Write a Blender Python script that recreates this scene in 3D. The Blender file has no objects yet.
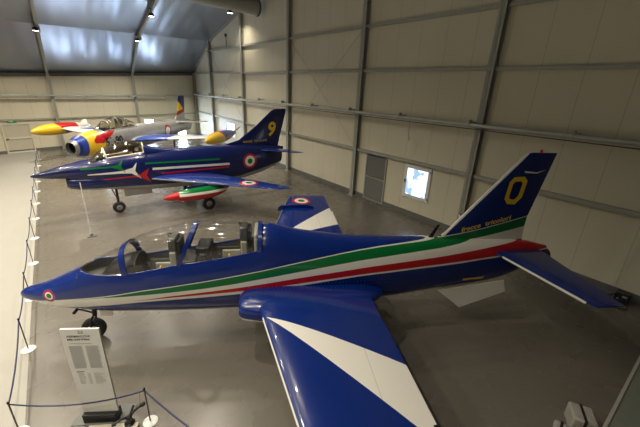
import bpy, bmesh, math, random
from mathutils import Vector, Matrix
random.seed(7)
sc = bpy.context.scene
COL = sc.collection
PI = math.pi

# ---------------------------------------------------------------- camera
cam_d = bpy.data.cameras.new('camera'); cam = bpy.data.objects.new('camera', cam_d); COL.objects.link(cam)
def cam_axes(yaw, pitch, roll):
    f = Vector((math.sin(yaw)*math.cos(pitch), math.cos(yaw)*math.cos(pitch), -math.sin(pitch)))
    r = Vector((math.cos(yaw), -math.sin(yaw), 0)); u = r.cross(f)
    r2 = r*math.cos(roll) + u*math.sin(roll); u2 = -r*math.sin(roll) + u*math.cos(roll)
    return r2, u2, f
_r, _u, _f = cam_axes(.67251, .36309, .04313)
m = Matrix((_r, _u, -_f)).transposed().to_4x4(); m.translation = (0, 0, 5.07)
cam.matrix_world = m
cam_d.sensor_width = 36; cam_d.lens = 330.59/640*36; cam_d.clip_end = 200; cam_d.clip_start = .05
sc.camera = cam

# ---------------------------------------------------------------- world, exposure
w = bpy.data.worlds.new('world'); sc.world = w; w.use_nodes = True
bg = w.node_tree.nodes['Background']; bg.inputs[0].default_value = (.55, .7, 1, 1); bg.inputs[1].default_value = .3
sc.view_settings.view_transform = 'Standard'; sc.view_settings.look = 'None'
sc.view_settings.gamma = 1; sc.view_settings.use_curve_mapping = False
sc.view_settings.exposure = 0.0
LAMP_W = 270.0            # every high-bay lamp
WINDOW_E = 40.0            # daylight seen through the panes
LAMP_COL = (1.0, .90, .73)

# ---------------------------------------------------------------- node helpers
class E:
    """little expression builder over Math nodes"""
    nt = None
    def __init__(s, v): s.v = v
    @staticmethod
    def op(o, *a, clamp=False):
        n = E.nt.nodes.new('ShaderNodeMath'); n.operation = o; n.use_clamp = clamp
        for i, x in enumerate(a):
            x = x.v if isinstance(x, E) else x
            if isinstance(x, (int, float)): n.inputs[i].default_value = x
            else: E.nt.links.new(x, n.inputs[i])
        return E(n.outputs[0])
    def __add__(s, o): return E.op('ADD', s, o)
    def __sub__(s, o): return E.op('SUBTRACT', s, o)
    def __rsub__(s, o): return E.op('SUBTRACT', o, s)
    def __mul__(s, o): return E.op('MULTIPLY', s, o)
    def __gt__(s, o): return E.op('GREATER_THAN', s, o)
    def __lt__(s, o): return E.op('LESS_THAN', s, o)
    def abs(s): return E.op('ABSOLUTE', s)
    __radd__ = __add__; __rmul__ = __mul__
def curve(x, pts, lo=0.0, hi=12.0):
    """piecewise linear function of x (x range lo..hi, y 0..5)"""
    n = E.nt.nodes.new('ShaderNodeFloatCurve')
    c = n.mapping.curves[0]; n.mapping.extend = 'HORIZONTAL'
    while len(c.points) > 2: c.points.remove(c.points[1])
    P = [((a-lo)/(hi-lo), b/5.0) for a, b in pts]
    c.points[0].location = P[0]; c.points[1].location = P[-1]
    for p in P[1:-1]: c.points.new(*p)
    for p in c.points: p.handle_type = 'VECTOR'
    n.mapping.update()
    t = (x - lo)*(1.0/(hi-lo)); E.nt.links.new(t.v, n.inputs['Value']); n.inputs['Factor'].default_value = 1
    return E(n.outputs[0])*5.0
def circ(a, b, ca, cb, r): return ((a-ca)*(a-ca) + (b-cb)*(b-cb)) < r*r
def mixc(fac, A, B):
    n = E.nt.nodes.new('ShaderNodeMix'); n.data_type = 'RGBA'
    E.nt.links.new(fac.v, n.inputs[0])
    for i, c in ((6, A), (7, B)):
        if isinstance(c, tuple): n.inputs[i].default_value = (*c[:3], 1)
        else: E.nt.links.new(c, n.inputs[i])
    return n.outputs[2]
def newmat(name):
    M = bpy.data.materials.new(name); M.use_nodes = True; E.nt = M.node_tree
    return M, M.node_tree.nodes['Principled BSDF']
def coords(kind='Object'):
    t = E.nt.nodes.new('ShaderNodeTexCoord'); s = E.nt.nodes.new('ShaderNodeSeparateXYZ')
    E.nt.links.new(t.outputs[kind], s.inputs[0]); return t.outputs[kind], E(s.outputs[0]), E(s.outputs[1]), E(s.outputs[2])
def noise(vec, scale, detail=3, rough=.5):
    n = E.nt.nodes.new('ShaderNodeTexNoise'); n.inputs['Scale'].default_value = scale
    n.inputs['Detail'].default_value = detail; n.inputs['Roughness'].default_value = rough
    E.nt.links.new(vec, n.inputs['Vector']); return E(n.outputs['Fac'])
def bump(b, h, strength, dist=.02):
    n = E.nt.nodes.new('ShaderNodeBump'); n.inputs['Strength'].default_value = strength; n.inputs['Distance'].default_value = dist
    E.nt.links.new(h.v, n.inputs['Height']); E.nt.links.new(n.outputs[0], b.inputs['Normal'])
    if b.inputs['Coat Weight'].default_value: E.nt.links.new(n.outputs[0], b.inputs['Coat Normal'])
def plain(name, col, rough=.5, metal=0.0, var=.12, scale=6.0, bmp=0.0, coat=0.0, spec=.5):
    M, b = newmat(name); v, x, y, z = coords()
    n = noise(v, scale)
    c = mixc(n, tuple(k*(1-var) for k in col), tuple(min(1, k*(1+var)) for k in col))
    E.nt.links.new(c, b.inputs['Base Color'])
    b.inputs['Roughness'].default_value = rough; b.inputs['Metallic'].default_value = metal
    b.inputs['Coat Weight'].default_value = coat; b.inputs['Coat Roughness'].default_value = .05
    b.inputs['Specular IOR Level'].default_value = spec
    if bmp: bump(b, noise(v, scale*4), bmp)
    return M
def setc(b, c):
    if isinstance(c, tuple): b.inputs['Base Color'].default_value = (*c, 1)
    else: E.nt.links.new(c, b.inputs['Base Color'])

BLUE = (.003, .019, .155); WHITE = (.74, .72, .66); GREEN = (.004, .145, .035); RED = (.42, .008, .014); YEL = (.78, .52, .02)
def paintfin(b, v, rough=.2):
    b.inputs['Roughness'].default_value = rough + .04; b.inputs['Specular IOR Level'].default_value = .35; b.inputs['Coat Weight'].default_value = .5; b.inputs['Coat Roughness'].default_value = .03
    n = noise(v, 1.6, 2)*1.0 + noise(v, 9, 2)*.18
    bump(b, n, .35, .012)

# ---------------------------------------------------------------- mesh helpers
class MB:
    def __init__(s): s.v = []; s.f = []; s.m = []
    def add(s, vs, fs, mi=0):
        o = len(s.v); s.v += [tuple(p) for p in vs]; s.f += [tuple(i+o for i in f) for f in fs]; s.m += [mi]*len(fs); return s
    def box(s, lo, hi, mi=0, M=None):
        x0, y0, z0 = lo; x1, y1, z1 = hi
        vs = [Vector(p) for p in ((x0,y0,z0),(x1,y0,z0),(x1,y1,z0),(x0,y1,z0),(x0,y0,z1),(x1,y0,z1),(x1,y1,z1),(x0,y1,z1))]
        if M: vs = [M @ p for p in vs]
        return s.add(vs, [(0,3,2,1),(4,5,6,7),(0,1,5,4),(1,2,6,5),(2,3,7,6),(3,0,4,7)], mi)
    def tube(s, path, r, n=10, mi=0, cap=True):
        path = [Vector(p) for p in path]; rs = r if isinstance(r, (list, tuple)) else [r]*len(path)
        rings = []; up = Vector((0, 0, 1)); prev = None
        for i, p in enumerate(path):
            t = (path[min(i+1, len(path)-1)] - path[max(i-1, 0)]).normalized()
            if prev is None:
                a = t.cross(up); a = t.cross(Vector((1, 0, 0))) if a.length < .05 else a
            else: a = prev - t*prev.dot(t)
            a.normalize(); prev = a; b = t.cross(a)
            rings.append([p + (a*math.cos(2*PI*k/n) + b*math.sin(2*PI*k/n))*rs[i] for k in range(n)])
        return s.rings(rings, mi, cap)
    def rings(s, rings, mi=0, cap=True, closed=True):
        n = len(rings[0]); vs = [p for r in rings for p in r]; fs = []
        for i in range(len(rings)-1):
            for k in range(n if closed else n-1):
                k2 = (k+1) % n; fs.append((i*n+k, i*n+k2, (i+1)*n+k2, (i+1)*n+k))
        if cap and closed: fs += [tuple(range(n))[::-1], tuple(range((len(rings)-1)*n, len(rings)*n))]
        return s.add(vs, fs, mi)
    def lathe(s, prof, c=(0,0,0), axis='Z', n=24, mi=0):
        rr = []
        for r, h in prof:
            ring = []
            for k in range(n):
                a = 2*PI*k/n; p = (r*math.cos(a), r*math.sin(a), h)
                if axis == 'Y': p = (p[0], p[2], -p[1])
                if axis == 'X': p = (p[2], p[1], -p[0])
                ring.append(Vector(p)+Vector(c))
            rr.append(ring)
        return s.rings(rr, mi, True)
    def build(s, name, mats, parent=None, smooth=True, angle=35, bevel=0, loc=None):
        me = bpy.data.meshes.new(name); me.from_pydata(s.v, [], s.f)
        for mt in (mats if isinstance(mats, (list, tuple)) else [mats]): me.materials.append(mt)
        me.polygons.foreach_set('material_index', s.m)
        bm = bmesh.new(); bm.from_mesh(me); bmesh.ops.recalc_face_normals(bm, faces=bm.faces); bm.to_mesh(me); bm.free()
        if smooth:
            me.shade_smooth(); me.set_sharp_from_angle(angle=math.radians(angle))
        o = bpy.data.objects.new(name, me); COL.objects.link(o)
        if parent: o.parent = parent
        if loc: o.location = loc
        if bevel:
            b = o.modifiers.new('bevel', 'BEVEL'); b.width = bevel; b.segments = 2; b.limit_method = 'ANGLE'
        return o
def thing(name, label, cat, loc=(0,0,0), rz=0.0, group=None):
    o = bpy.data.objects.new(name, None); o.empty_display_size = .2; COL.objects.link(o)
    o.location = loc; o.rotation_euler = (0, 0, rz); tag(o, label, cat, group); return o
def tag(o, label, cat, group=None):
    o['label'] = label; o['category'] = cat
    if group: o['group'] = group
    return o
def struct(o): o['kind'] = 'structure'; return o
def copy_tree(o, parent=None):
    c = o.copy(); COL.objects.link(c); c.parent = parent
    for ch in [k for k in bpy.data.objects if k.parent == o]: copy_tree(ch, c)
    return c
def area(name, parent, loc, direction, size, energy, col, sy=None, spread=None):
    d = bpy.data.lights.new(name, 'AREA'); d.energy = energy; d.color = col; d.size = size
    if sy: d.shape = 'RECTANGLE'; d.size_y = sy
    else: d.shape = 'DISK'
    if spread: d.spread = spread
    o = bpy.data.objects.new(name, d); COL.objects.link(o); o.location = loc
    o.rotation_euler = Vector(direction).to_track_quat('-Z', 'Y').to_euler(); o.parent = parent
    return o

# ---------------------------------------------------------------- setting materials
def wall_mat(name, axis):
    M, b = newmat(name); v, x, y, z = coords()
    t = y if axis == 'Y' else x
    f = E.op('PINGPONG', t, .55)
    seam = f < .012
    rib = E.op('SINE', t*62.8)
    n = noise(v, .6, 3)
    base = mixc(n, (.60, .56, .43), (.68, .64, .50))
    E.nt.links.new(mixc(seam*.3, base, (.2, .18, .13)), b.inputs['Base Color'])
    b.inputs['Roughness'].default_value = .42; b.inputs['Specular IOR Level'].default_value = .4
    bump(b, rib*.25 - seam*1.0, .35, .006)
    return M
M_wall_y = wall_mat('cream sandwich panel, seams along y', 'Y'); M_wall_x = wall_mat('cream sandwich panel, seams along x', 'X')
def roof_mat():
    M, b = newmat('silver blue foil ceiling'); v, x, y, z = coords()
    n = noise(v, .5, 3)
    E.nt.links.new(mixc(n, (.34, .38, .47), (.40, .44, .53)), b.inputs['Base Color'])
    b.inputs['Metallic'].default_value = .85; b.inputs['Roughness'].default_value = .30
    wv = E.op('SINE', x*3.3 + n*1.6) + E.op('SINE', x*7.9 + .7)*.35
    line = E.op('PINGPONG', x, 1.88) < .012
    bump(b, wv*.5 - line*.5, .5, .04)
    return M
M_roof = roof_mat()
def floor_mat():
    M, b = newmat('grey brown glossy floor'); v, x, y, z = coords()
    n = noise(v, .35, 4); n2 = noise(v, 3.0, 4)
    c = mixc(n, (.120, .108, .090), (.158, .143, .121))
    c = mixc(n2*.25, c, (.12, .105, .083))
    seamx = E.op('PINGPONG', x+.3, 1.0) < .006; seamy = E.op('PINGPONG', y, 10.0) < .006
    c = mixc(seamx*.3, c, (.12, .10, .085))
    E.nt.links.new(c, b.inputs['Base Color'])
    r = noise(v, 1.2, 3)*.14 + .20
    E.nt.links.new(r.v, b.inputs['Roughness']); b.inputs['Specular IOR Level'].default_value = .5
    return M
M_floor = floor_mat()
M_walk = plain('pale cream walkway', (.32, .31, .275), .5, var=.05, scale=2)
M_steel = plain('galvanised grey green steel', (.35, .355, .315), .5, .1, .15, 5)
M_steel_d = plain('dark steel', (.10, .10, .09), .5, .4)
M_rail = plain('brushed pale conduit', (.40, .42, .38), .42, .4, .2, 2)
M_base = plain('grey skirting', (.13, .135, .125), .5)
M_white = plain('white enamel', (.74, .74, .72), .4, var=.04)
M_cream = plain('cream door paint', (.5, .46, .36), .5, var=.05)
M_vent = plain('grey vent blades', (.11, .11, .10), .5, .3)
M_black = plain('black rubber', (.012, .012, .013), .6)
M_blackg = plain('black satin metal', (.02, .02, .022), .35, .3)
M_hub = plain('silver wheel hub', (.5, .5, .48), .35, .7)
M_rope = plain('navy rope', (.006, .012, .07), .6)
M_postm = plain('dull grey post metal', (.17, .155, .13), .4, .6)
M_green = plain('green sign plastic', (.02, .35, .12), .4)
def pane_mat(name, e):
    M, b = newmat(name); v, x, y, z = coords()
    n = noise(v, 3.0, 4, .6)
    c = mixc(E.op('GREATER_THAN', n, .53), (.75, .86, 1.0), (.22, .34, .48))
    E.nt.links.new(c, b.inputs['Base Color']); E.nt.links.new(c, b.inputs['Emission Color']); b.inputs['Emission Strength'].default_value = e
    b.inputs['Roughness'].default_value = .1
    return M
M_pane = pane_mat('daylight in window pane', WINDOW_E)
M_pane1 = pane_mat('daylight in the gable window pane', 1.7)
M_lens = newmat('lit lamp lens')[0]
_b = M_lens.node_tree.nodes['Principled BSDF']; _b.inputs['Emission Color'].default_value = (1, .93, .78, 1); _b.inputs['Emission Strength'].default_value = 14

# ---------------------------------------------------------------- room shell
XR, XL, YF = 11.5, -14.0, -12.0
def yb(x): return 34.9 + (x-11.5)*.285           # the back wall runs slightly askew
def eave(x): return 5.91 + (x-11.5)*.056
def roofline(x):                                   # profile of the roof over one x: (y, z) from the back eave to the front eave
    dy = yb(x) - 34.9; e = eave(x)
    back = [(34.9+dy, e), (30.4+dy, 8.36+(e-5.91)*.8), (24.2+dy, 9.84+(e-5.91)*.8), (11.5, 12.7)]
    return back + [(0, 10.2), (-8, 8.3), (YF, 5.9)]
fl = MB(); fl.add([(-1.25,YF,0),(XR,YF,0),(XR,35.2,0),(-1.25,35.2,0)], [(0,1,2,3)]); struct(fl.build('floor', M_floor, smooth=False))
fl = MB(); fl.add([(XL,YF,0),(-1.25,YF,0),(-1.25,35.2,0),(XL,35.2,0)], [(0,1,2,3)]); struct(fl.build('floor_walkway', M_walk, smooth=False))
rl = roofline(XR)
wb = MB(); wb.add([(XR,YF,0),(XR,yb(XR),0)] + [(XR,y,z) for y, z in rl], [tuple(range(2+len(rl)))])
wb.add([(XR+.12,YF,0),(XR+.12,yb(XR),0)] + [(XR+.12,y,z) for y, z in rl], [tuple(range(2+len(rl)))])
struct(wb.build('wall_right', M_wall_y, smooth=False))
rl2 = roofline(XL)
wb = MB(); wb.add([(XL,YF,0),(XL,yb(XL),0)] + [(XL,y,z) for y, z in rl2], [tuple(range(2+len(rl2)))]); struct(wb.build('wall_left', M_wall_y, smooth=False))
wb = MB(); wb.add([(XL,yb(XL),0),(XR,yb(XR),0),(XR,yb(XR),eave(XR)),(XL,yb(XL),eave(XL))], [(0,1,2,3)]); struct(wb.build('wall_back', M_wall_x, smooth=False))
wb = MB(); wb.add([(XL,YF,0),(XR,YF,0),(XR,YF,5.9),(XL,YF,5.9)], [(0,1,2,3)]); struct(wb.build('wall_front', M_wall_x, smooth=False))
xs = [XL + (XR-XL)*i/24 for i in range(25)]
rf = MB(); prof = [roofline(x) for x in xs]
rf.rings([[(x, y, z) for y, z in p] for x, p in zip(xs, prof)], closed=False); struct(rf.build('ceiling', M_roof, angle=10))

trim_n = [0]
def trim(mb, mat, **k):
    trim_n[0] += 1; return struct(mb.build('trim_%d' % trim_n[0], mat, **k))
def hbeam(p0, p1, w, d, across, mat=None):
    """H-section bar from p0 to p1; across = direction of its depth"""
    p0, p1 = Vector(p0), Vector(p1); t = (p1-p0).normalized(); a = Vector(across); a = (a - t*a.dot(t)).normalized(); b = t.cross(a)
    mb = MB(); M = Matrix((t, a, b)).transposed().to_4x4(); M.translation = p0; L = (p1-p0).length; th = .018
    mb.box((0, -d/2, -w/2), (L, -d/2+th, w/2), M=M); mb.box((0, d/2-th, -w/2), (L, d/2, w/2), M=M); mb.box((0, -d/2, -th/2), (L, d/2, th/2), M=M)
    return mb
def roof_z(x, y):
    p = roofline(x)
    for (ya, za), (yb_, zb) in zip(p, p[1:]):
        if yb_ <= y <= ya: return za + (zb-za)*(y-ya)/(yb_-ya)
    return p[-1][1]
for y in (-.3, 5.77, 11.68, 17.77, 23.9, 30.15):     # gable columns
    mb = hbeam((XR-.13, y, 0), (XR-.13, y, roof_z(XR, y)-.02), .22, .24, (1,0,0))
    mb.box((XR-.32, y-.2, 0), (XR-.01, y+.2, .03)); trim(mb, M_steel, smooth=False)
mb = hbeam((XR-.13, 34.6, 0), (XR-.13, 34.6, 5.9), .2, .22, (1,0,0)); trim(mb, M_steel, smooth=False)
for z, y0, y1 in ((2.36, -10, 34.7), (5.86, -10, 34.7), (7.62, -10, 30.8)):      # girts on the gable wall
    mb = MB().box((XR-.13, y0, z-.05), (XR-.003, y1, z+.05)); mb.box((XR-.145, y0, z-.065), (XR-.131, y1, z+.055)); trim(mb, M_steel, smooth=False)
xb = [-11.1, -5.45, .2, 5.8]
BN = Vector((-.285, 1, 0)).normalized(); BT = Vector((1, .285, 0)).normalized()
for x in xb:                                        # back wall columns and rafters
    z = eave(x); yy = yb(x)-.16
    mb = hbeam((x, yy, 0), (x, yy, z-.1), .2, .22, (0,1,0)); trim(mb, M_steel, smooth=False)
    p = roofline(x); mb = MB()
    for (ya, za), (yc, zc) in zip(p, p[1:]):
        h = hbeam((x, ya-.02, za-.16), (x, yc, zc-.16), .15, .2, (0,.3,1)); mb.add(h.v, h.f)
    mb.box((x-.12, p[1][0]-.35, p[1][1]-.4), (x+.12, p[1][0]+.35, p[1][1]-.08))
    trim(mb, M_steel, smooth=False)
def along_back(z0, z1, off, d, mat, xa=XL+.1, xc=XR-.1):
    a = Vector((xa, yb(xa), 0)) - BN*off; c = Vector((xc, yb(xc), 0)) - BN*off; mb = MB()
    mb.add([a+Vector((0,0,z0)), c+Vector((0,0,z0)), c+Vector((0,0,z1)), a+Vector((0,0,z1))] + [q-BN*d for q in (a+Vector((0,0,z0)), c+Vector((0,0,z0)), c+Vector((0,0,z1)), a+Vector((0,0,z1)))],
           [(0,1,2,3),(4,5,6,7),(0,1,5,4),(2,3,7,6),(0,3,7,4),(1,2,6,5)])
    return trim(mb, mat, smooth=False)
along_back(2.16, 2.26, .005, .12, M_steel); a_ = MB()
xa, xc = XL+.1, XR-.1
mb = MB(); mb.add([(xa, yb(xa)-.03, eave(xa)-.22), (xc, yb(xc)-.03, eave(xc)-.22), (xc, yb(xc)-.03, eave(xc)-.02), (xa, yb(xa)-.03, eave(xa)-.02),
                   (xa, yb(xa)-.2, eave(xa)-.22), (xc, yb(xc)-.2, eave(xc)-.22), (xc, yb(xc)-.2, eave(xc)-.02), (xa, yb(xa)-.2, eave(xa)-.02)],
                  [(0,1,2,3),(4,5,6,7),(0,1,5,4),(2,3,7,6),(0,3,7,4),(1,2,6,5)]); trim(mb, M_steel_d, smooth=False)
o = MB().box((XR-.04, YF, 0), (XR-.002, 34.8, .22)).build('baseboard_right', M_base, smooth=False); struct(o)
o = along_back(0, .2, .002, .03, M_base); o.name = 'baseboard_back'
# edge strip where gable and roof meet
mb = MB(); rr = roofline(XR)
for (ya, za), (yc, zc) in zip(rr, rr[1:]):
    h = hbeam((XR-.1, ya, za-.09), (XR-.1, yc, zc-.09), .12, .14, (0,.2,1)); mb.add(h.v, h.f)
trim(mb, M_steel, smooth=False)
# diagonal wind bracing rods in the bays of the gable wall
for i, (y0, y1, z0, z1) in enumerate(((11.8, 17.65, 2.45, 7.55), (24.0, 30.0, 2.45, 7.5))):
    for (a, c) in ((z0, z1), (z1, z0)):
        mb = MB().tube([(XR-.14, y0, a), (XR-.14, y1, c)], .009, 6); trim(mb, M_steel)

# windows and doors
def window_y(n, y0, y1, z0, z1, mat, handle=True, f=.09):
    """window set in the gable wall"""
    fr = MB(); x0, x1 = XR-.05, XR-.004
    fr.box((x0,y0,z0),(x1,y1,z0+f)); fr.box((x0,y0,z1-f),(x1,y1,z1)); fr.box((x0,y0,z0+f),(x1,y0+f,z1-f)); fr.box((x0,y1-f,z0+f),(x1,y1,z1-f))
    f2 = .05
    o = struct(fr.build('window_%d' % n, M_white, smooth=False, bevel=.008))
    MB().box((XR-.03, y0+f, z0+f), (XR-.012, y1-f, z1-f)).build('pane', mat, o, smooth=False)
    if handle: MB().box((x0-.04, y1-f*.8, (z0+z1)/2-.06), (x0, y1-f*.5, (z0+z1)/2+.06)).build('handle', M_blackg, o, smooth=False)
    for yy in (y0+.02, ):
        for zz in (z0+.15, z1-.15): MB().box((x0-.015, yy, zz-.04), (x0, yy+.03, zz+.04)).build('hinge', M_blackg, o, smooth=False)
    return o
window_y(1, 7.38, 8.70, .80, 2.22, M_pane1, f=.15)
window_y(2, 25.9, 27.6, .9, 2.1, M_pane1)
def window_x(n, x0, x1, z0, z1):
    def P(x, z, off): 
        q = Vector((x, yb(x), z)) - BN*off; return q
    def slab(mb, xa, xc, za, zc, o0, o1):
        mb.add([P(xa,za,o0),P(xc,za,o0),P(xc,zc,o0),P(xa,zc,o0),P(xa,za,o1),P(xc,za,o1),P(xc,zc,o1),P(xa,zc,o1)], [(0,1,2,3),(4,5,6,7),(0,1,5,4),(2,3,7,6),(0,3,7,4),(1,2,6,5)])
    fr = MB(); f = .08
    slab(fr,x0,x1,z0,z0+f,.004,.05); slab(fr,x0,x1,z1-f,z1,.004,.05); slab(fr,x0,x0+f,z0+f,z1-f,.004,.05); slab(fr,x1-f,x1,z0+f,z1-f,.004,.05)
    o = struct(fr.build('window_%d' % n, M_white, smooth=False))
    p = MB(); slab(p, x0+f, x1-f, z0+f, z1-f, .012, .03); p.build('pane', M_pane, o, smooth=False)
window_x(3, 2.3, 3.1, .25, 1.45); window_x(4, 4.1, 4.9, .25, 1.45); window_x(5, 6.2, 7.1, .7, 1.88)
# glazed door near the corner and the cream door at the far left of the back wall
def door_x(n, x0, x1, z1, glazed):
    def P(x, z, off): return Vector((x, yb(x), z)) - BN*off
    def slab(mb, xa, xc, za, zc, o0, o1):
        mb.add([P(xa,za,o0),P(xc,za,o0),P(xc,zc,o0),P(xa,zc,o0),P(xa,za,o1),P(xc,za,o1),P(xc,zc,o1),P(xa,zc,o1)], [(0,1,2,3),(4,5,6,7),(0,1,5,4),(2,3,7,6),(0,3,7,4),(1,2,6,5)])
    b = MB(); f = .09
    for a in ((x0,x0+f,0,z1), (x1-f,x1,0,z1), (x0+f,x1-f,z1-f,z1), (x0+f,x1-f,.004,.1), (x0+f,x1-f,z1*.5-.05,z1*.5+.06)): slab(b, *a, .004, .07)
    o = struct(b.build('door_%d' % n, M_white if glazed else M_cream2, smooth=False))
    q = MB(); slab(q, x0+f, x1-f, .1, z1-f, .006, .03); q.build('pane' if glazed else 'door_leaf', M_pane if glazed else M_cream, o, smooth=False)
    h = MB(); slab(h, x0+.13, x0+.25, z1*.5-.03, z1*.5+.02, .07, .12); h.build('door_handle', M_blackg, o, smooth=False)
M_cream2 = plain('pale door frame', (.62, .58, .48), .45, var=.04)
door_x(1, -2.95, -1.42, 1.98, False); door_x(2, 9.2, 10.1, 2.1, True)
# louvred vent door in the gable wall
o = MB().box((XR-.02, 9.75, .08), (XR-.003, 10.98, 2.29)).build('door_3', M_black, smooth=False); struct(o)
fr = MB()
for lo, hi in (((XR-.06,9.72,.06),(XR-.003,9.78,2.31)), ((XR-.06,10.95,.06),(XR-.003,11.01,2.31)), ((XR-.06,9.78,2.26),(XR-.003,10.95,2.31)), ((XR-.06,9.78,.06),(XR-.003,10.95,.1)), ((XR-.06,9.78,1.15),(XR-.003,10.95,1.2))): fr.box(lo, hi)
fr.build('door_frame', M_steel, o, smooth=False)
bl = MB(); k = 0
z = .14
while z < 2.24:
    if not 1.1 < z < 1.22: bl.add([(XR-.055,9.78,z),(XR-.055,10.95,z),(XR-.02,10.95,z+.06),(XR-.02,9.78,z+.06),(XR-.05,9.78,z-.008),(XR-.05,10.95,z-.008)], [(0,1,2,3),(0,1,5,4)])
    z += .085
bl.build('louvre_blades', M_vent, o, smooth=False)
# exit sign above the cream door
t = thing('exit_sign', 'small green exit sign above the pale door on the back wall', 'sign', (-2.3, yb(-2.3)-.06, 2.02), math.atan(.285))
MB().box((-.24,-.02,0),(.24,.02,.2)).build('sign_panel', M_green, t, smooth=False)
MB().add([(-.06,-.026,.04),(-.06,-.026,.16),(.08,-.026,.1)], [(0,1,2)]).box((-.18,-.026,.08),(-.06,-.022,.12)).build('arrow', M_white, t, smooth=False)

# pale conduit run along the gable and back wall, with brackets
def conduit(name, pts, r, label, every):
    t = thing(name, label, 'pipe', pts[0])
    o0 = Vector(pts[0]); P = [Vector(p)-o0 for p in pts]
    MB().tube(P, r, 12).build('pipe', M_rail, t)
    mb = MB(); mb.tube([p-Vector((0,0,r+.05)) for p in P], .018, 8); mb.build('cable', M_steel_d, t)
    return t
t = conduit('wall_pipe', [(XR-.42, -10, 4.16), (XR-.42, 34.3, 4.0)], .075, 'long pale metal pipe running level along the cream gable wall', 3)
for y in range(-9, 34, 3):
    mb = MB().box((0, y+10-.03, -.03), (.4, y+10+.03, .03)); mb.box((-.09, y+10-.02, -.1), (.09, y+10+.02, .1)); mb.build('bracket', M_steel, t, smooth=False)
t = conduit('wall_pipe', [(XL+.3, yb(XL+.3)-.42, 3.72), (XR-.6, yb(XR-.6)-.42, 3.86)], .07, 'long pale metal pipe running level along the back wall', 3)
for x in range(1, 24, 3):
    mb = MB().box((x-.03, x*.285, -.03), (x+.03, x*.285+.42, .03)); mb.build('bracket', M_steel, t, smooth=False)
# bulky duct up under the roof, ending beside the gable wall
t = thing('air_duct', 'big grey round duct under the roof ending by the gable wall', 'duct', (XR-.25, 20.9, 9.45))
MB().tube([(-7.5,0,.25),(-.2,0,0)], .42, 28).build('duct_pipe', M_steel, t)
MB().lathe([(.44,-.1),(.46,-.06),(.46,0),(.3,.08),(.02,.1)], (-.15,0,0), 'X').build('end_cap', M_steel_d, t)
for x in (-6, -3, -.8): MB().tube([(x,-.1,.3),(x,-.1,1.6)], .012, 6).build('hanger', M_steel_d, t)
# wall items
t = thing('pendant_sensor', 'small white sensor hanging on a thin rod below the gable pipe', 'sensor', (11.0, 8.4, 3.3))
MB().tube([(0,0,.1),(0,0,.8)], .012, 6).tube([(0,0,.8),(.45,0,.8)], .012, 6).build('rod', M_steel, t)
MB().lathe([(.02,.12),(.05,.1),(.06,.04),(.04,-.03),(.01,-.05)]).build('sensor_head', M_white, t)
t = thing('wall_bracket', 'slim upright arm with a clip high on the gable wall near the corner', 'bracket', (XR-.06, 26.75, 7.5))
MB().tube([(0,0,0),(0,0,.95)], .025, 8).build('arm', M_steel, t); MB().box((-.08,-.08,.9),(.05,.08,1.1)).build('clip', M_steel_d, t, smooth=False)

# ---------------------------------------------------------------- lamps
def make_lamp(label, loc, power=1.0):
    t = thing('high_bay_lamp', label, 'lamp', loc, 0, None)
    MB().box((-.02,-.02,.18),(.02,.02,.42)).box((-.14,-.02,.4),(.14,.02,.44)).build('hanger', M_steel_d, t, smooth=False)
    MB().lathe([(.05,.2),(.13,.17),(.15,.05),(.17,.0),(.155,0),(.13,.04)]).build('housing', M_blackg, t)
    MB().lathe([(.15,.012),(.145,.004),(.01,-.004)]).build('lens', M_lens, t)
    area('lamp_light', t, (0,0,-.03), (0,0,-1), .24, LAMP_W*power, LAMP_COL, spread=2.3)
    return t
spots = [(.1, 26.6, 'lit ceiling lamp on the left rafter, at the bend above the back wall'),
         (5.65, 28.5, 'lit ceiling lamp at the bend of the right rafter'),
         (5.75, 24.2, 'lit ceiling lamp higher up the right rafter'),
         (10.35, 23.3, 'white lamp beside the end of the big duct'),
        ] + [(x, y, '') for x in (-8.2, -5.4, -2.6, .1, 2.9, 5.75) for y in (19.5, 15, 10.5, 6) if x + (19.5-y)*.45 < 7.5] + [(-8.2, 1.0, ''), (-5.4, -3, ''), (-2.6, 1.0, '')]  # entries appended last are unseen lamps, added as fill from the camera side
for x, y, lb in spots:
    z = roof_z(x, y) - .55
    if y < 24 and not lb: z = min(z, 9.6)
    t = make_lamp(lb or 'lit ceiling lamp hung over the hall, seen only as glints; those at the front are added fill', (x, y, z), .25 if x > 10 else (1.0 if lb else .55))
    if not lb:
        t['group'] = 'ceiling lamps over the hall'
        MB().tube([(0,0,.42),(0,0,roof_z(x,y)-z-.02)], .012, 6).build('cable', M_steel_d, t)

# ---------------------------------------------------------------- aircraft tools
def herm(xs, ys, x):
    n = len(xs); x = min(max(x, xs[0]), xs[-1]); d = [(ys[i+1]-ys[i])/(xs[i+1]-xs[i]) for i in range(n-1)]
    m = [d[0]] + [0 if d[i-1]*d[i] <= 0 else 2*d[i-1]*d[i]/(d[i-1]+d[i]) for i in range(1, n-1)] + [d[-1]]
    i = 0
    while i < n-2 and x > xs[i+1]: i += 1
    h = xs[i+1]-xs[i]; t = (x-xs[i])/h
    return (2*t**3-3*t*t+1)*ys[i]+(t**3-2*t*t+t)*h*m[i]+(-2*t**3+3*t*t)*ys[i+1]+(t**3-t*t)*h*m[i+1]
def sect(S, s): return [herm(*S[k], s) for k in ('zt', 'zb', 'zm', 'hw')]
NE = 2.3
def surf(S, s, z):
    zt, zb, zm, hw = sect(S, s); u = (z-zm)/((zt-zm) if z > zm else (zm-zb))
    return hw*(1-min(abs(u), 1)**NE)**(1/NE)
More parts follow.
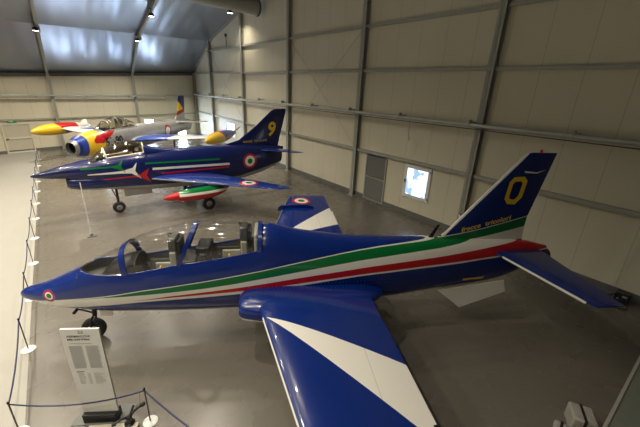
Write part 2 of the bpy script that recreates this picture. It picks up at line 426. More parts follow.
def ringpt(S4, th):
    zt, zb, zm, hw = S4; a, b = math.cos(th), math.sin(th)
    y = hw*math.copysign(abs(a)**(2/NE), a); q = math.copysign(abs(b)**(2/NE), b)
    return y, zm + q*((zt-zm) if b > 0 else (zm-zb))
def hull(S, s_list, sill=None, cock=None, tub=None, M=40, K=13):
    """fuselage loft; between cock[0] and cock[1] the top is an open cockpit tub"""
    mb = MB(); rings = []; kinds = []
    for s in s_list:
        S4 = sect(S, s); zt, zb, zm, hw = S4; ck = cock and cock[0] < s < cock[1]
        if ck:
            zs = min(herm(*sill, s), zt-.01); u = (zs-zm)/(zt-zm); ws = surf(S, s, zs)
            # angle whose sine matches
            th = math.asin(min(1, u**(NE/2)))
        else: th = math.radians(40)
        pts = []
        for k in range(M):
            t = th + (-(PI+2*th))*k/(M-1); y, z = ringpt(S4, t); pts.append((s, y, z))
        if ck:
            y0, z0 = abs(pts[0][1]), pts[0][2]; fl = max(zb+.12, tub(s)) if tub else zb+.15; iw = max(y0-.05, .01)
            top = [(-iw, z0)]+[(-iw, z0+(fl-z0)*j/3) for j in (1,2)] + [(-iw+2*iw*j/6, fl) for j in range(7)] + [(iw, fl+(z0-fl)*j/3) for j in (1,2)] + [(iw, z0)]
            pts += [(s, y, z) for y, z in top]
        else:
            t0 = PI - th
            for k in range(1, K+1):
                y, z = ringpt(S4, t0 + (th-t0)*k/(K+1)); pts.append((s, y, z))
        rings.append([Vector(p) for p in pts]); kinds.append(ck)
    n = M+K; vs = [p for r in rings for p in r]; fs = []; ms = []
    for i in range(len(rings)-1):
        for k in range(n):
            k2 = (k+1) % n; fs.append((i*n+k, i*n+k2, (i+1)*n+k2, (i+1)*n+k))
            inner = (kinds[i] or kinds[i+1]) and M <= k < n-1
            ms.append(1 if inner else 0)
    fs += [tuple(range(n))[::-1], tuple(range((len(rings)-1)*n, len(rings)*n))]; ms += [0, 0]
    mb.v = [tuple(v) for v in vs]; mb.f = fs; mb.m = ms
    return mb
def frange(a, b, st):
    n = max(1, round((b-a)/st)); return [a+(b-a)*i/n for i in range(n+1)]
AIR = [0, .006, .02, .05, .1, .18, .28, .4, .52, .65, .78, .9, 1]
def foil(le, te, t):
    """points of a symmetric aerofoil loop in (chord, thickness)"""
    c = te-le; f = lambda x: 5*t*c*(.2969*math.sqrt(x)-.126*x-.3516*x*x+.2843*x**3-.1036*x**4)
    up = [(le+c*x, f(x)) for x in AIR]; dn = [(le+c*x, -f(x)) for x in AIR[-2:0:-1]]
    return up+dn
def wing(secs, side, t=.1):
    """secs: (l, sLE, sTE, z[, t])"""
    return MB().rings([[(x, side*q[0], q[3]+h) for x, h in foil(q[1], q[2], q[4] if len(q) > 4 else t)] for q in secs])
def fin(secs, t=.09, l0=0):
    """secs: (z, sLE, sTE[, t])"""
    return MB().rings([[(x, l0+h, q[0]) for x, h in foil(q[1], q[2], q[3] if len(q) > 3 else t)] for q in secs])
def dense(poly, step=.06):
    """triangulated polygon in (s, z), cut on a grid so it can hug a curved skin"""
    bm = bmesh.new(); bm.faces.new([bm.verts.new((a, 0, b)) for a, b in poly]); bmesh.ops.triangulate(bm, faces=bm.faces[:])
    for ax in (0, 2):
        lo = min(v.co[ax] for v in bm.verts); hi = max(v.co[ax] for v in bm.verts); x = lo+step
        while x < hi:
            no = Vector((0,0,0)); no[ax] = 1; co = Vector((0,0,0)); co[ax] = x
            bmesh.ops.bisect_plane(bm, geom=bm.verts[:]+bm.edges[:]+bm.faces[:], plane_co=co, plane_no=no); x += step
    vs = [v.co.copy() for v in bm.verts]; bm.verts.index_update(); fs = [tuple(v.index for v in f.verts) for f in bm.faces]; bm.free()
    return vs, fs
def decal(S, poly, name, mat, parent, side=-1, off=.006, label=None):
    vs, fs = dense(poly); mb = MB().add([(v.x, side*(surf(S, v.x, v.z)+off), v.z) for v in vs], fs)
    o = mb.build(name, mat, parent, smooth=False)
    if label: o['label'] = label
    return o
def text(name, body, size, mat, parent, fn, sx=1.0, bold=0.0, shear=0.0, spacing=1.0):
    c = bpy.data.curves.new('t', 'FONT'); c.body = body; c.size = size; c.offset = bold; c.shear = shear; c.space_character = spacing; c.resolution_u = 3
    o = bpy.data.objects.new('t', c); COL.objects.link(o); dg = bpy.context.evaluated_depsgraph_get()
    me = bpy.data.meshes.new_from_object(o.evaluated_get(dg)); bpy.data.objects.remove(o)
    me.name = name
    for v in me.vertices: v.co = fn(v.co.x*sx, v.co.y)
    me.materials.clear(); me.materials.append(mat)
    r = bpy.data.objects.new(name, me); COL.objects.link(r); r.parent = parent
    return r
def wheel(parent, c, r, wd, name='wheel'):
    x, y, z = c; w2 = wd/2
    o = MB().lathe([(r*.45,-w2*.8),(r*.8,-w2),(r*.95,-w2*.75),(r,-w2*.3),(r,w2*.3),(r*.95,w2*.75),(r*.8,w2),(r*.45,w2*.8)], c, 'Y', 28).build(name, M_black, parent)
    MB().lathe([(.02,-w2*1.0),(r*.25,-w2*1.02),(r*.46,-w2*.82),(r*.46,w2*.82),(r*.25,w2*1.02),(.02,w2)], c, 'Y', 20).build('hub', M_hub, o)
    return o
def ellip(x, y, cx, cy, r): return circ(x, y, cx, cy, r)
def roundel(c, x, y, cx, cy, r):
    c = mixc(circ(x, y, cx, cy, r), c, RED); c = mixc(circ(x, y, cx, cy, r*.72), c, WHITE); return mixc(circ(x, y, cx, cy, r*.36), c, GREEN)
def glass(tint=(.93,.935,.92), base=.10):
    M = bpy.data.materials.new('clear canopy perspex'); M.use_nodes = True; nt = M.node_tree; nt.nodes.clear()
    o = nt.nodes.new('ShaderNodeOutputMaterial'); mx = nt.nodes.new('ShaderNodeMixShader'); lw = nt.nodes.new('ShaderNodeLayerWeight'); lw.inputs[0].default_value = .5; f = nt.nodes.new('ShaderNodeMath'); f.operation = 'POWER'; f.inputs[1].default_value = 4.5; nt.links.new(lw.outputs['Facing'], f.inputs[0])
    t = nt.nodes.new('ShaderNodeBsdfTransparent'); t.inputs[0].default_value = (*tint, 1); g = nt.nodes.new('ShaderNodeBsdfGlossy'); g.inputs['Roughness'].default_value = .05
    ma = nt.nodes.new('ShaderNodeMath'); ma.operation = 'MULTIPLY_ADD'; ma.inputs[1].default_value = .8; ma.inputs[2].default_value = base
    nt.links.new(f.outputs[0], ma.inputs[0]); nt.links.new(ma.outputs[0], mx.inputs[0]); nt.links.new(t.outputs[0], mx.inputs[1]); nt.links.new(g.outputs[0], mx.inputs[2]); nt.links.new(mx.outputs[0], o.inputs[0])
    return M
M_glass = glass(); M_glass2 = glass((.82,.78,.68), .17)
M_tub = plain('dark grey cockpit lining', (.07, .07, .065), .6)
M_seat = plain('grey green seat padding', (.36, .36, .31), .7)
M_seatd = plain('olive harness webbing', (.16, .12, .06), .8)
M_bluep = (lambda: (lambda Mb: (setc(Mb[1], BLUE), Mb[0])[1])(newmat('gloss blue paint')))()
E.nt = M_bluep.node_tree; _v = coords()[0]; paintfin(M_bluep.node_tree.nodes['Principled BSDF'], _v)
M_whitep = plain('gloss white paint', WHITE, .3, var=.03, coat=.4)
M_redp = plain('gloss red paint', RED, .3, var=.05, coat=.4)
M_greenp = plain('gloss green paint', GREEN, .3, var=.05, coat=.4)
M_yelp = plain('yellow lettering paint', YEL, .45, var=.05)
M_alu = plain('dull aluminium skin', (.36, .36, .35), .38, .75, .15, 1.5)
M_strut = plain('grey oleo strut', (.12, .12, .12), .35, .6)
def canopy_shape(S, sill, top, s_list, th0=0.0, n=20, ne=2.2, off=0.0, lean=None):
    rings = []
    for s in s_list:
        zs = herm(*sill, s); w = max(surf(S, s, zs), .03)-.01+off; zt = max(herm(*top, s), zs+.02)+off; r = []
        for k in range(n+1):
            t = PI*k/n; y = w*math.copysign(abs(math.cos(t))**(2/ne), math.cos(t)); z = zs + (zt-zs)*abs(math.sin(t))**(2/ne)
            r.append(Vector((s, y, z)))
        rings.append(r)
    return rings
def canopy_band(S, sill, top, s0, s1, width, off=.014):
    """frame band across the canopy, s0 at the sill leaning to s1 at the top"""
    mb = MB(); R = []; n = 24
    for dw, of in ((-width/2, off), (width/2, off), (width/2, off-.035), (-width/2, off-.035)):
        r = []
        for k in range(n+1):
            t = PI*k/n; hgt = abs(math.sin(t))**(2/2.2); s = s0+(s1-s0)*hgt+dw
            zs = herm(*sill, s); w = max(surf(S, s, zs), .03)-.01+of; zt = max(herm(*top, s), zs+.02)+of
            r.append(Vector((s, w*math.copysign(abs(math.cos(t))**(2/2.2), math.cos(t)), zs + (zt-zs)*hgt)))
        R.append(r)
    vs = [p for r in R for p in r]; N = n+1; fs = []
    for i in range(4):
        j = (i+1) % 4
        for k in range(n): fs.append((i*N+k, i*N+k+1, j*N+k+1, j*N+k))
    fs += [(0, N, 2*N, 3*N), (n, N+n, 2*N+n, 3*N+n)]
    return mb.add(vs, fs)
def seat(parent, s, zf, zt, mat=None, w=.22):
    b = MB(); b.box((s,-w,zf),(s+.12,w,zt-.28), M=Matrix.Rotation(0,4,'Y')); b.box((s-.45,-w,zf+.0),(s+.02,w,zf+.14))
    b.box((s-.42,-w-.02,zf),(s,-w+.04,zf+.3)); b.box((s-.42,w-.04,zf),(s,w+.02,zf+.3))
    o = b.build('seat', mat or M_seat, parent, bevel=.02)
    MB().box((s-.02,-.17,zt-.28),(s+.14,.17,zt)).build('headrest', M_strut, o, bevel=.03)
    h = MB(); 
    for y in (-.1, .1): h.box((s-.02,y-.025,zf+.14),(s-.005,y+.025,zt-.3))
    h.box((s-.03,-.2,zf+.3),(s-.005,.2,zf+.35)); h.build('harness', M_seatd, o, smooth=False)
    k = MB(); k.tube([(s+.0,-.06,zt),(s-.04,-.03,zt+.04),(s-.04,.03,zt+.04),(s,.06,zt)], .01, 6); k.box((s+.14,-w+.04,zf+.1),(s+.2,w-.04,zt-.06)); k.build('ejection_rail', M_blackg, o)
    return o

# ================================================================ jet 1: the blue trainer in front
S1 = dict(
 zt=([0,.06,.36,.74,1.2,1.6,2.2,3,3.8,4.5,4.66,5.4,6.4,7.5,8.2,9,10,10.5,11.1],[1.15,1.23,1.32,1.48,1.70,1.9,1.98,2.06,2.2,2.36,2.5,2.34,2.2,2.15,2.13,2.1,2.06,2.0,1.86]),
 zb=([0,.06,.3,.5,1,1.86,4,7,8.45,9.87,10.5,11.1],[1.13,1.08,.99,.93,.82,.72,.66,.74,.88,1.03,1.25,1.72]),
 zm=([0,.5,1.2,2.2,4.6,5.5,7,8.5,10,11.1],[1.14,1.2,1.3,1.38,1.42,1.42,1.45,1.55,1.65,1.8]),
 hw=([0,.06,.3,.6,1,1.5,2,4.6,5.5,7,8.2,9,10,10.7,11.1],[.02,.09,.2,.29,.37,.43,.47,.5,.5,.46,.38,.31,.22,.15,.07]))
sill1 = ([1.2,1.34,1.67,2.15,2.98,3.82,4.62],[1.69,1.68,1.665,1.69,1.82,1.94,2.09])
top1 = ([1.2,1.5,1.81,2.32,2.97,3.4,3.9,4.62],[1.71,1.87,2.03,2.31,2.49,2.55,2.57,2.51])
def mb_paint():
    M, b = newmat('blue jet paint with green, white and red bands'); v, x, y, z = coords()
    wt = curve(x, [(0,1.02),(.3,1.09),(.87,1.175),(1.62,1.266),(2.38,1.388),(2.89,1.453),(3.53,1.545),(4.09,1.637),(4.57,1.724),(4.95,1.802),(5.34,1.873),(5.73,1.939),(6.14,1.997),(6.57,2.045),(7.0,2.08),(7.46,2.105),(7.93,2.125),(8.44,2.15),(8.86,2.236),(9.31,2.33),(9.76,2.44),(10.15,2.538),(10.8,2.7)])
    gt = wt - .018
    gb = curve(x, [(0,0),(1.1,1.18),(1.61,1.236),(2.37,1.283),(2.87,1.32),(3.52,1.385),(4.08,1.462),(4.56,1.544),(4.95,1.609),(5.34,1.674),(5.74,1.736),(6.14,1.791),(6.56,1.844),(6.98,1.883),(7.42,1.922),(7.87,1.958),(8.33,1.992),(8.82,2.045),(9.36,2.125),(9.82,2.222),(10.21,2.308),(10.8,2.45)])
    rt = curve(x, [(0,0),(2.2,1.15),(2.86,1.235),(3.51,1.302),(4.08,1.365),(4.56,1.425),(4.95,1.483),(5.34,1.539),(5.74,1.592),(6.15,1.639),(6.56,1.684),(6.98,1.723),(7.42,1.758),(7.87,1.789),(8.32,1.822),(8.8,1.865),(9.29,1.915),(9.8,1.975),(10.28,2.03),(10.6,2.06),(11.2,2.1)])
    rb = curve(x, [(0,0),(2.2,1.15),(2.86,1.199),(3.51,1.243),(4.08,1.284),(4.56,1.322),(4.95,1.364),(5.34,1.413),(5.74,1.462),(6.15,1.506),(6.57,1.547),(6.99,1.579),(7.43,1.608),(7.88,1.633),(8.34,1.656),(8.82,1.68),(9.31,1.715),(9.81,1.747),(10.25,1.775),(11.2,1.83)])
    wb = curve(x, [(0,.8),(.25,.93),(.6,.97),(1.15,.99),(1.55,1.035),(1.94,1.08),(2.34,1.115),(2.85,1.145),(3.5,1.18),(4.07,1.219),(4.56,1.26),(4.95,1.309),(5.34,1.362),(5.75,1.417),(6.15,1.466),(6.57,1.511),(7.0,1.543),(7.43,1.571),(7.88,1.595),(8.35,1.617),(8.83,1.64),(9.31,1.681),(9.82,1.715),(10.26,1.75),(11.2,1.80)])
    c = mixc((z > wb)*(z < wt), BLUE, WHITE)
    c = mixc((z > gb)*(z < gt)*(x > 1.15), c, GREEN)
    c = mixc((z > rb)*(z < rt)*(x > 2.2), c, RED)
    tail = (x > 8.2)*(z > 2.3)
    le = (z*.849 + (8.55-2.27*.849) + .06) > x                     # white leading edge of the fin
    c = mixc(le*(x > 8.45)*(z > wt), c, WHITE)
    for r, col in ((.125, (.02,.05,.3)), (.11, RED), (.075, WHITE), (.05, GREEN)): c = mixc(circ(x, z, .68, 1.245, r), c, col)
    for (a, b_, lo, hi) in ((9.02, 9.55, 1.15, 1.215),): c = mixc((x > a)*(x < b_)*(z > lo)*(z < hi), c, YEL)
    setc(b, c); paintfin(b, v); return M
M_mb = mb_paint()
jet1 = thing('jet_trainer', 'two-seat blue jet nearest the camera, tricolour bands and a yellow 0 on its fin', 'aircraft', (-1.136, 7.715, 0), -.519)
sl = [0,.01,.03,.06] + frange(.1, 1.2, .06) + [1.22] + frange(1.26, 4.58, .07) + [4.61] + frange(4.68, 10.9, .09) + [11.0, 11.08, 11.1]
hull(S1, sl, sill1, (1.21, 4.60), lambda s: 1.25 if s > 1.6 else 1.5).build('fuselage', [M_mb, M_tub], jet1, angle=40)
can = MB().rings(canopy_shape(S1, sill1, top1, frange(1.2, 4.6, .085)), closed=False).build('canopy', M_glass, jet1, angle=80)
canopy_band(S1, sill1, top1, 2.11, 2.03, .10).build('windshield_arch', M_bluep, can, angle=50)
canopy_band(S1, sill1, top1, 3.06, 3.36, .085).build('canopy_frame', M_bluep, can, angle=50)
canopy_band(S1, sill1, top1, 4.56, 4.58, .08).build('canopy_frame', M_bluep, can, angle=50)
for sd in (-1, 1):
    MB().tube([(s, sd*(surf(S1, s, herm(*sill1, s))-.02), herm(*sill1, s)+.008) for s in frange(1.3, 4.56, .1)], .022, 8).build('canopy_rail', M_bluep, can)
seat(jet1, 2.86, 1.3, 2.30); seat(jet1, 4.2, 1.55, 2.50)
k = MB(); k.rings([[(s, w*math.cos(PI*i/10), z0+h*math.sin(PI*i/10)) for i in range(11)] for s, w, z0, h in ((1.62,.22,1.62,.02),(1.75,.30,1.64,.14),(2.05,.34,1.66,.26),(2.25,.34,1.68,.26))], closed=False)
k.add([(2.25, .34*math.cos(PI*i/10), 1.68+.26*math.sin(PI*i/10)) for i in range(11)]+[(2.25,0,1.3)], [tuple(range(11))+(11,)]); k.build('instrument_coaming', M_blackg, jet1)
k = MB(); k.box((3.42,-.3,1.4),(3.56,.3,2.02)); k.box((3.35,-.24,1.95),(3.62,.24,2.12)); k.build('rear_instrument_panel', M_blackg, jet1, bevel=.03)
k = MB()
for s0 in (2.3, 3.65):
    for sd in (-1, 1): MB().box((s0, sd*.36-.05, 1.3), (s0+.65, sd*.36+.05, 1.62+(s0-2.3)*.18)).build('side_console', M_tub, jet1, bevel=.01)
k = MB().tube([(2.45,0,1.3),(2.43,0,1.55),(2.38,0,1.72)], [.015,.015,.03], 8).build('control_stick', M_blackg, jet1); k = MB().tube([(3.82,0,1.4),(3.8,0,1.7),(3.75,0,1.86)], [.015,.015,.03], 8); k.build('control_stick', M_blackg, jet1)
MB().box((3.02,-.26,1.3),(3.34,.26,1.86)).build('avionics_box', M_blackg, jet1, bevel=.03)
MB().box((2.62,-.40,1.60),(2.98,-.30,1.76)).build('throttle_box', M_blackg, jet1, bevel=.02)
MB().box((3.72,-.40,1.70),(4.1,-.30,1.88)).build('throttle_box', M_blackg, jet1, bevel=.02)
for s0, z0 in ((2.80, 1.62), (4.14, 1.84)): MB().tube([(s0-.16,-.06,z0-.1),(s0-.2,-.04,z0),(s0-.2,.04,z0),(s0-.16,.06,z0-.1)], .014, 8).build('ejection_handle', M_yelp, jet1)
k = MB().box((4.46,-.3,1.5),(4.54,.3,2.42)); k.build('rear_bulkhead', M_seat, jet1, bevel=.03)
# fin
fin([(1.9,8.1,10.45,.05),(2.27,8.55,10.42,.06),(2.57,8.80,10.42,.07),(3.9,9.93,10.69),(3.97,10.02,10.71),(4.0,10.14,10.70,.05)]).build('fin', M_mb, jet1, angle=60)
MB().lathe([(.03,0),(.032,.04),(.02,.07),(.004,.08)], (10.33,0,3.99)).build('beacon', M_redp, jet1)
MB().add([(10.0,-.075,3.63),(10.30,-.06,3.60),(10.52,-.05,3.65),(10.30,-.07,3.575),(10.02,-.08,3.59)], [(0,1,2,3,4)]).build('static_wick', M_whitep, jet1, smooth=False)
def side(s0, z0, dz=0.0, l=-.058, cs=1.0):
    return lambda x, y: (s0+x, l, z0+y+x*dz)
def ring_poly(outer, inner, fn):
    n = len(outer); return MB().add([fn(*p) for p in outer+inner], [(i, (i+1)%n, n+(i+1)%n, n+i) for i in range(n)])
for sd in (-1, 1):
    fn = (lambda s, z, sd=sd: (s, sd*(.085-.02*abs(s-9.7)), z))
    out = [(9.80,3.50),(10.04,3.51),(10.13,3.42),(10.10,3.06),(9.97,2.90),(9.78,2.91),(9.69,3.02),(9.72,3.39)]
    inn = [(9.85,3.40),(9.99,3.41),(10.03,3.36),(10.0,3.10),(9.93,3.01),(9.82,3.02),(9.79,3.07),(9.81,3.35)]
    ring_poly(out, inn, fn).build('fin_number', M_yelp, jet1, smooth=False)
text('lettering', 'frecce  tricolori', .155, M_yelp, jet1, lambda x, y: (8.86+x, -.082, 2.272+y+x*.255), 1.12, .003)
# cut the dorsal aerial, ventral fins
MB().add([(8.16,-.01,2.12),(8.26,-.01,2.12),(8.38,-.01,2.42),(8.33,-.01,2.42),(8.16,.01,2.12),(8.26,.01,2.12),(8.38,.01,2.42),(8.33,.01,2.42)], [(0,1,2,3),(4,5,6,7),(0,1,5,4),(1,2,6,5),(2,3,7,6),(3,0,4,7)]).build('blade_aerial', M_blackg, jet1, smooth=False)
for sd in (-1, 1):
    P = [(8.45,.95),(9.02,.50),(10.12,.84),(10.05,1.12)]
    MB().add([(s, sd*.27-.012+(z-1)*-.12*sd, z) for s, z in P]+[(s, sd*.27+.012+(z-1)*-.12*sd, z) for s, z in P], [(0,1,2,3),(4,5,6,7),(0,1,5,4),(1,2,6,5),(2,3,7,6),(3,0,4,7)]).build('ventral_fin', M_whitep, jet1, smooth=False)
def mb_wing_paint():
    M, b = newmat('blue wing paint with white wedge'); v, x, y, z = coords()
    l = y.abs()
    # wedge: between the line (4.66,1.37)-(6.68,2.62) and (4.70,1.40)-(6.40,3.55)
    up = (l-1.37)*2.02 - (x-4.66)*1.25; lo = (l-1.40)*1.70 - (x-4.70)*2.15
    c = mixc((up > 0)*(lo < 0)*(x > 4.6), BLUE, WHITE)
    le = (x - l*.215) < 4.348
    c = mixc(le*(l > 1.35), c, WHITE)
    c = roundel(c, x, l, 5.78, 4.34, .31)
    seam = ((x-6.22+l*.02).abs() < .006)*(l > 1.4); c = mixc(seam*.25, c, (.01,.01,.02))
    c = mixc((z < 1.05)*(x < 4.95)*(l > .3)*(l < 1.4), c, WHITE)
    setc(b, c); paintfin(b, v); return M
M_mbw = mb_wing_paint()
for sd in (-1, 1):
    secs = []
    for l in (.2,.6,1.0,1.5,2,2.5,3,3.5,4,4.5,4.85,4.97,5.02):
        le = 4.33+.215*l; te = 6.73-.017*l; z = 1.22+.05*l; t = .11
        if l > 4.8: le += (l-4.8)*.8; t = .11 if l < 4.9 else (.08 if l < 5 else .02)
        secs.append((l, le, te, z, t))
    wg = wing(secs, sd).build('wing', M_mbw, jet1, angle=50)
    # fence
    l = 3.72; MB().rings([[(s, sd*l-.012, z) for s, z in zz] for zz in [[(4.98,1.40),(5.0,1.50),(5.1,1.57),(5.9,1.585),(6.12,1.52),(6.15,1.42)]]]+[[(s, sd*l+.012, z) for s, z in [(4.98,1.40),(5.0,1.50),(5.1,1.57),(5.9,1.585),(6.12,1.52),(6.15,1.42)]]]).build('wing_fence', M_bluep, wg, smooth=False)
    # flap, with a white upper skin where the wedge ends
    MB().rings([[(6.55,sd*1.6,1.315),(6.725,sd*1.6,1.295),(6.55,sd*1.6,1.28)],[(6.53,sd*3.6,1.415),(6.715,sd*3.6,1.395),(6.53,sd*3.6,1.38)]]).build('flap', M_mbw, wg, smooth=False)
    # intake and glove
    ctrl = [(4.18,.44,.95,.95,1.27),(4.22,.40,1.0,.92,1.31),(4.35,.3,1.06,.91,1.34),(4.6,.25,1.14,.93,1.36),(5.0,.25,1.2,1.0,1.37),(5.5,.25,1.2,1.04,1.37),(6.0,.25,1.12,1.06,1.35),(6.5,.25,.98,1.04,1.33),(6.85,.25,.80,1.06,1.27),(7.05,.25,.62,1.1,1.2)]
    R = []
    for s in frange(4.18, 7.05, .07):
        li, lo_, zb_, zt_ = [herm([c[0] for c in ctrl], [c[j] for c in ctrl], s) for j in (1,2,3,4)]
        R.append([Vector((s, sd*((li+lo_)/2+(lo_-li)/2*math.copysign(abs(math.cos(t))**(2/3.0), math.cos(t))), (zb_+zt_)/2+(zt_-zb_)/2*math.copysign(abs(math.sin(t))**(2/2.6), math.sin(t)))) for t in [2*PI*k/28 for k in range(28)]])
    # lip: recess the mouth
    c0 = sum(R[0], Vector())/28; R0 = [c0+(p-c0)*.86 for p in R[0]]; R1 = [c0+(p-c0)*.8+Vector((.35,0,0)) for p in R[0]]
    mb = MB(); mb.rings(R, 0, False); mb.rings([R[0], R0], 1, False); mb.rings([R0, R1], 2, False); mb.add(R1, [tuple(range(28))], 2)
    mb.add(R[-1], [tuple(range(28))], 0)
    mb.build('air_intake', [M_mbw, M_blackg, M_black], jet1, angle=50)
    0 and MB().add([(4.24,sd*.5,1.015),(4.24,sd*.9,1.02),(4.8,sd*1.1,1.03),(4.8,sd*.5,1.03),(4.24,sd*1.0,1.12),(4.66,sd*1.2,1.13)], [(0,1,2,3),(1,4,5,2)]).build('intake_underside', M_whitep, jet1, smooth=False)
    # tailplane
    st = wing([(.05,9.64,10.9,1.80),(.4,9.74,10.87,1.80),(2.05,10.12,10.76,1.80,.1),(2.2,10.2,10.76,1.80,.06)], sd).build('tailplane', None or M_bluep, jet1, angle=50)
    MB().tube([(9.75,sd*.4,1.80),(10.13,sd*2.07,1.80)], .024, 8).build('leading_edge', M_whitep, st)
    # main gear
    g = MB().tube([(5.6,sd*1.24,.25),(5.6,sd*1.24,1.2)], .045, 10).tube([(5.6,sd*1.24,.26),(5.6,sd*1.34,.26)], .03, 8).tube([(5.6,sd*1.24,.7),(5.3,sd*1.2,1.15)], .02, 8).build('main_gear_leg', M_strut, jet1)
    wheel(g, (5.6, sd*1.42, .27), .27, .16)
    MB().box((5.35,sd*1.08-.01,.45),(5.85,sd*1.08+.01,1.12)).build('gear_door', M_whitep, g, smooth=False)
g = MB().tube([(1.13,-.14,.22),(1.13,.14,.22)], .02, 8).tube([(1.13,-.12,.22),(1.16,-.1,.5),(1.2,0,.58),(1.16,.1,.5),(1.13,.12,.22)], .022, 8).tube([(1.2,0,.55),(1.24,0,.95)], .045, 10).tube([(1.2,0,.6),(.9,0,.72)], .018, 6).tube([(.9,-.12,.7),(.9,.12,.7)], .03, 8).build('nose_gear_leg', M_blackg, jet1)
wheel(g, (1.13, 0, .23), .23, .17)
MB().box((1.4,-.15,.62),(1.62,-.135,.84)).build('gear_door', M_whitep, g, smooth=False)
def rivets(parent, paths, name='rivets', r=.012):
    mb = MB()
    for P in paths:
        for p in P:
            p = Vector(p); mb.add([p+Vector((r,0,0)), p+Vector((0,-r*.7,r*.7)), p-Vector((r,0,0)), p-Vector((0,-r*.7,r*.7)), p+Vector((0,-r*.5,-r*.5))*-.0+Vector((0,-.003,.004))], [(0,1,4),(1,2,4),(2,3,4),(3,0,4)])
    return mb.build(name, M_hub, parent, smooth=False)
rows = []
for z in (1.29, 1.38): rows.append([(s, -(surf(S1, s, z+(s-4.3)*.01)+.004), z+(s-4.3)*.01) for s in frange(4.35, 7.2, .075)])
rows.append([(s, -.62, 1.385-.05*max(0, s-5.6)**1.0) for s in frange(4.5, 6.2, .08)])
rivets(jet1, rows)
MB().lathe([(.17,0),(.15,.15),(.13,.16),(.12,.02)], (11.03,0,1.62), 'X').build('exhaust', M_blackg, jet1)

# ================================================================ jet 2: the dark blue fighter behind
S2 = dict(
 zt=([0,.1,.44,.88,1.34,1.8,2.3,3,3.7,3.9,5,6.9,8,9,9.9],[1.80,1.85,1.94,2.07,2.17,2.26,2.34,2.42,2.46,2.46,2.44,2.44,2.40,2.32,2.24]),
 zb=([0,.1,.44,1,1.6,2.5,4,6,7.5,8.6,9.3,9.9],[1.76,1.72,1.66,1.58,1.40,.98,.80,.75,.78,.95,1.15,1.40]),
 zm=([0,1,2,4,8,9.9],[1.78,1.85,1.85,1.7,1.7,1.85]),
 hw=([0,.1,.4,.9,1.5,2.5,4,6.5,8,9,9.9],[.015,.06,.17,.3,.4,.5,.54,.54,.46,.38,.27]))
sill2 = ([1.7,2.0,2.35,2.95,3.66],[2.13,2.2,2.27,2.33,2.40]); top2 = ([1.7,1.95,2.2,2.5,2.75,3.05,3.4,3.66],[2.20,2.40,2.58,2.74,2.82,2.85,2.80,2.72])
def g_paint():
    M, b = newmat('dark navy jet paint with grey belly'); v, x, y, z = coords()
    navy = (.006, .012, .085)
    gb = curve(x, [(0,0),(1.2,1.22),(2.5,1.16),(3.6,1.10),(6,1.0),(7.5,1.0),(8.7,1.24),(9.95,1.5)])
    c = mixc(z < gb, navy, (.36,.36,.34)); c = mixc(x < 1.1, c, (.007,.011,.06))
    inside = (y < 0)*1.0
    c = roundel(c, x, z, 8.04, 1.68, .35)
    setc(b, c); paintfin(b, v); return M
M_g = g_paint()
def navy_wing():
    M, b = newmat('navy wing paint with roundel'); v, x, y, z = coords()
    c = roundel(mixc(E.op('MULTIPLY', x, 0), (.008,.03,.2), (.012,.03,.16)), x, y.abs(), 6.76, 3.02, .38)
    le = (x - y.abs()*.978) < 3.23
    c = mixc(le, c, (.25,.26,.3)); setc(b, c); paintfin(b, v); return M
M_gw = navy_wing()
jet2 = thing('jet_fighter', 'dark navy jet with a yellow 9 on its fin, standing behind the nearest jet', 'aircraft', (-1.037, 14.891, 0), -.018)
sl = [0,.02,.05] + frange(.1, 1.7, .1) + [1.75] + frange(1.8, 3.6, .08) + [3.66] + frange(3.72, 9.9, .12)
hull(S2, sl, sill2, (1.76, 3.64), lambda s: 1.7).build('fuselage', [M_g, plain('tan cockpit lining', (.26,.19,.10), .6)], jet2, angle=40)
# chin intake
R = []
cc = [(.96,.20,1.27,1.62),(1.02,.25,1.22,1.66),(1.3,.33,1.13,1.72),(1.8,.40,1.05,1.75),(2.4,.42,1.03,1.7),(3.2,.40,.95,1.6)]
for s in frange(.96, 3.2, .1):
    wv, a, b2 = [herm([c[0] for c in cc], [c[j] for c in cc], s) for j in (1,2,3)]
    R.append([Vector((s, wv*math.cos(2*PI*k/24), (a+b2)/2+(b2-a)/2*math.sin(2*PI*k/24))) for k in range(24)])
c0 = sum(R[0], Vector())/24; R0 = [c0+(p-c0)*.84 for p in R[0]]; R1 = [c0+(p-c0)*.78+Vector((.4,0,0)) for p in R[0]]
mb = MB(); mb.rings(R, 0, False); mb.rings([R[0], R0], 0, False); mb.rings([R0, R1], 1, False); mb.add(R1, [tuple(range(24))], 1); mb.build('chin_intake', [M_g, M_black], jet2, angle=60)
can = MB().rings(canopy_shape(S2, sill2, top2, frange(1.7, 3.62, .08)), closed=False).build('canopy', M_glass2, jet2, angle=80)
canopy_band(S2, sill2, top2, 2.32, 2.25, .05).build('canopy_frame', M_whitep, can, angle=50)
canopy_band(S2, sill2, top2, 3.58, 3.60, .05).build('canopy_frame', M_whitep, can, angle=50)
for sd in (-1, 1): MB().tube([(s, sd*(surf(S2, s, herm(*sill2, s))+.0), herm(*sill2, s)+.01) for s in frange(2.34, 3.6, .1)], .024, 8).build('canopy_rail', M_whitep, can)
R = canopy_shape(S2, sill2, top2, frange(3.6, 4.4, .1))
seat(jet2, 3.1, 1.75, 2.72, plain('brown leather seat', (.35,.22,.10), .5)); seat(jet2, 3.5, 1.9, 2.6, M_seat, .2)
MB().box((2.0,-.28,1.8),(2.25,.28,2.34)).build('instrument_coaming', M_blackg, jet2, bevel=.05)
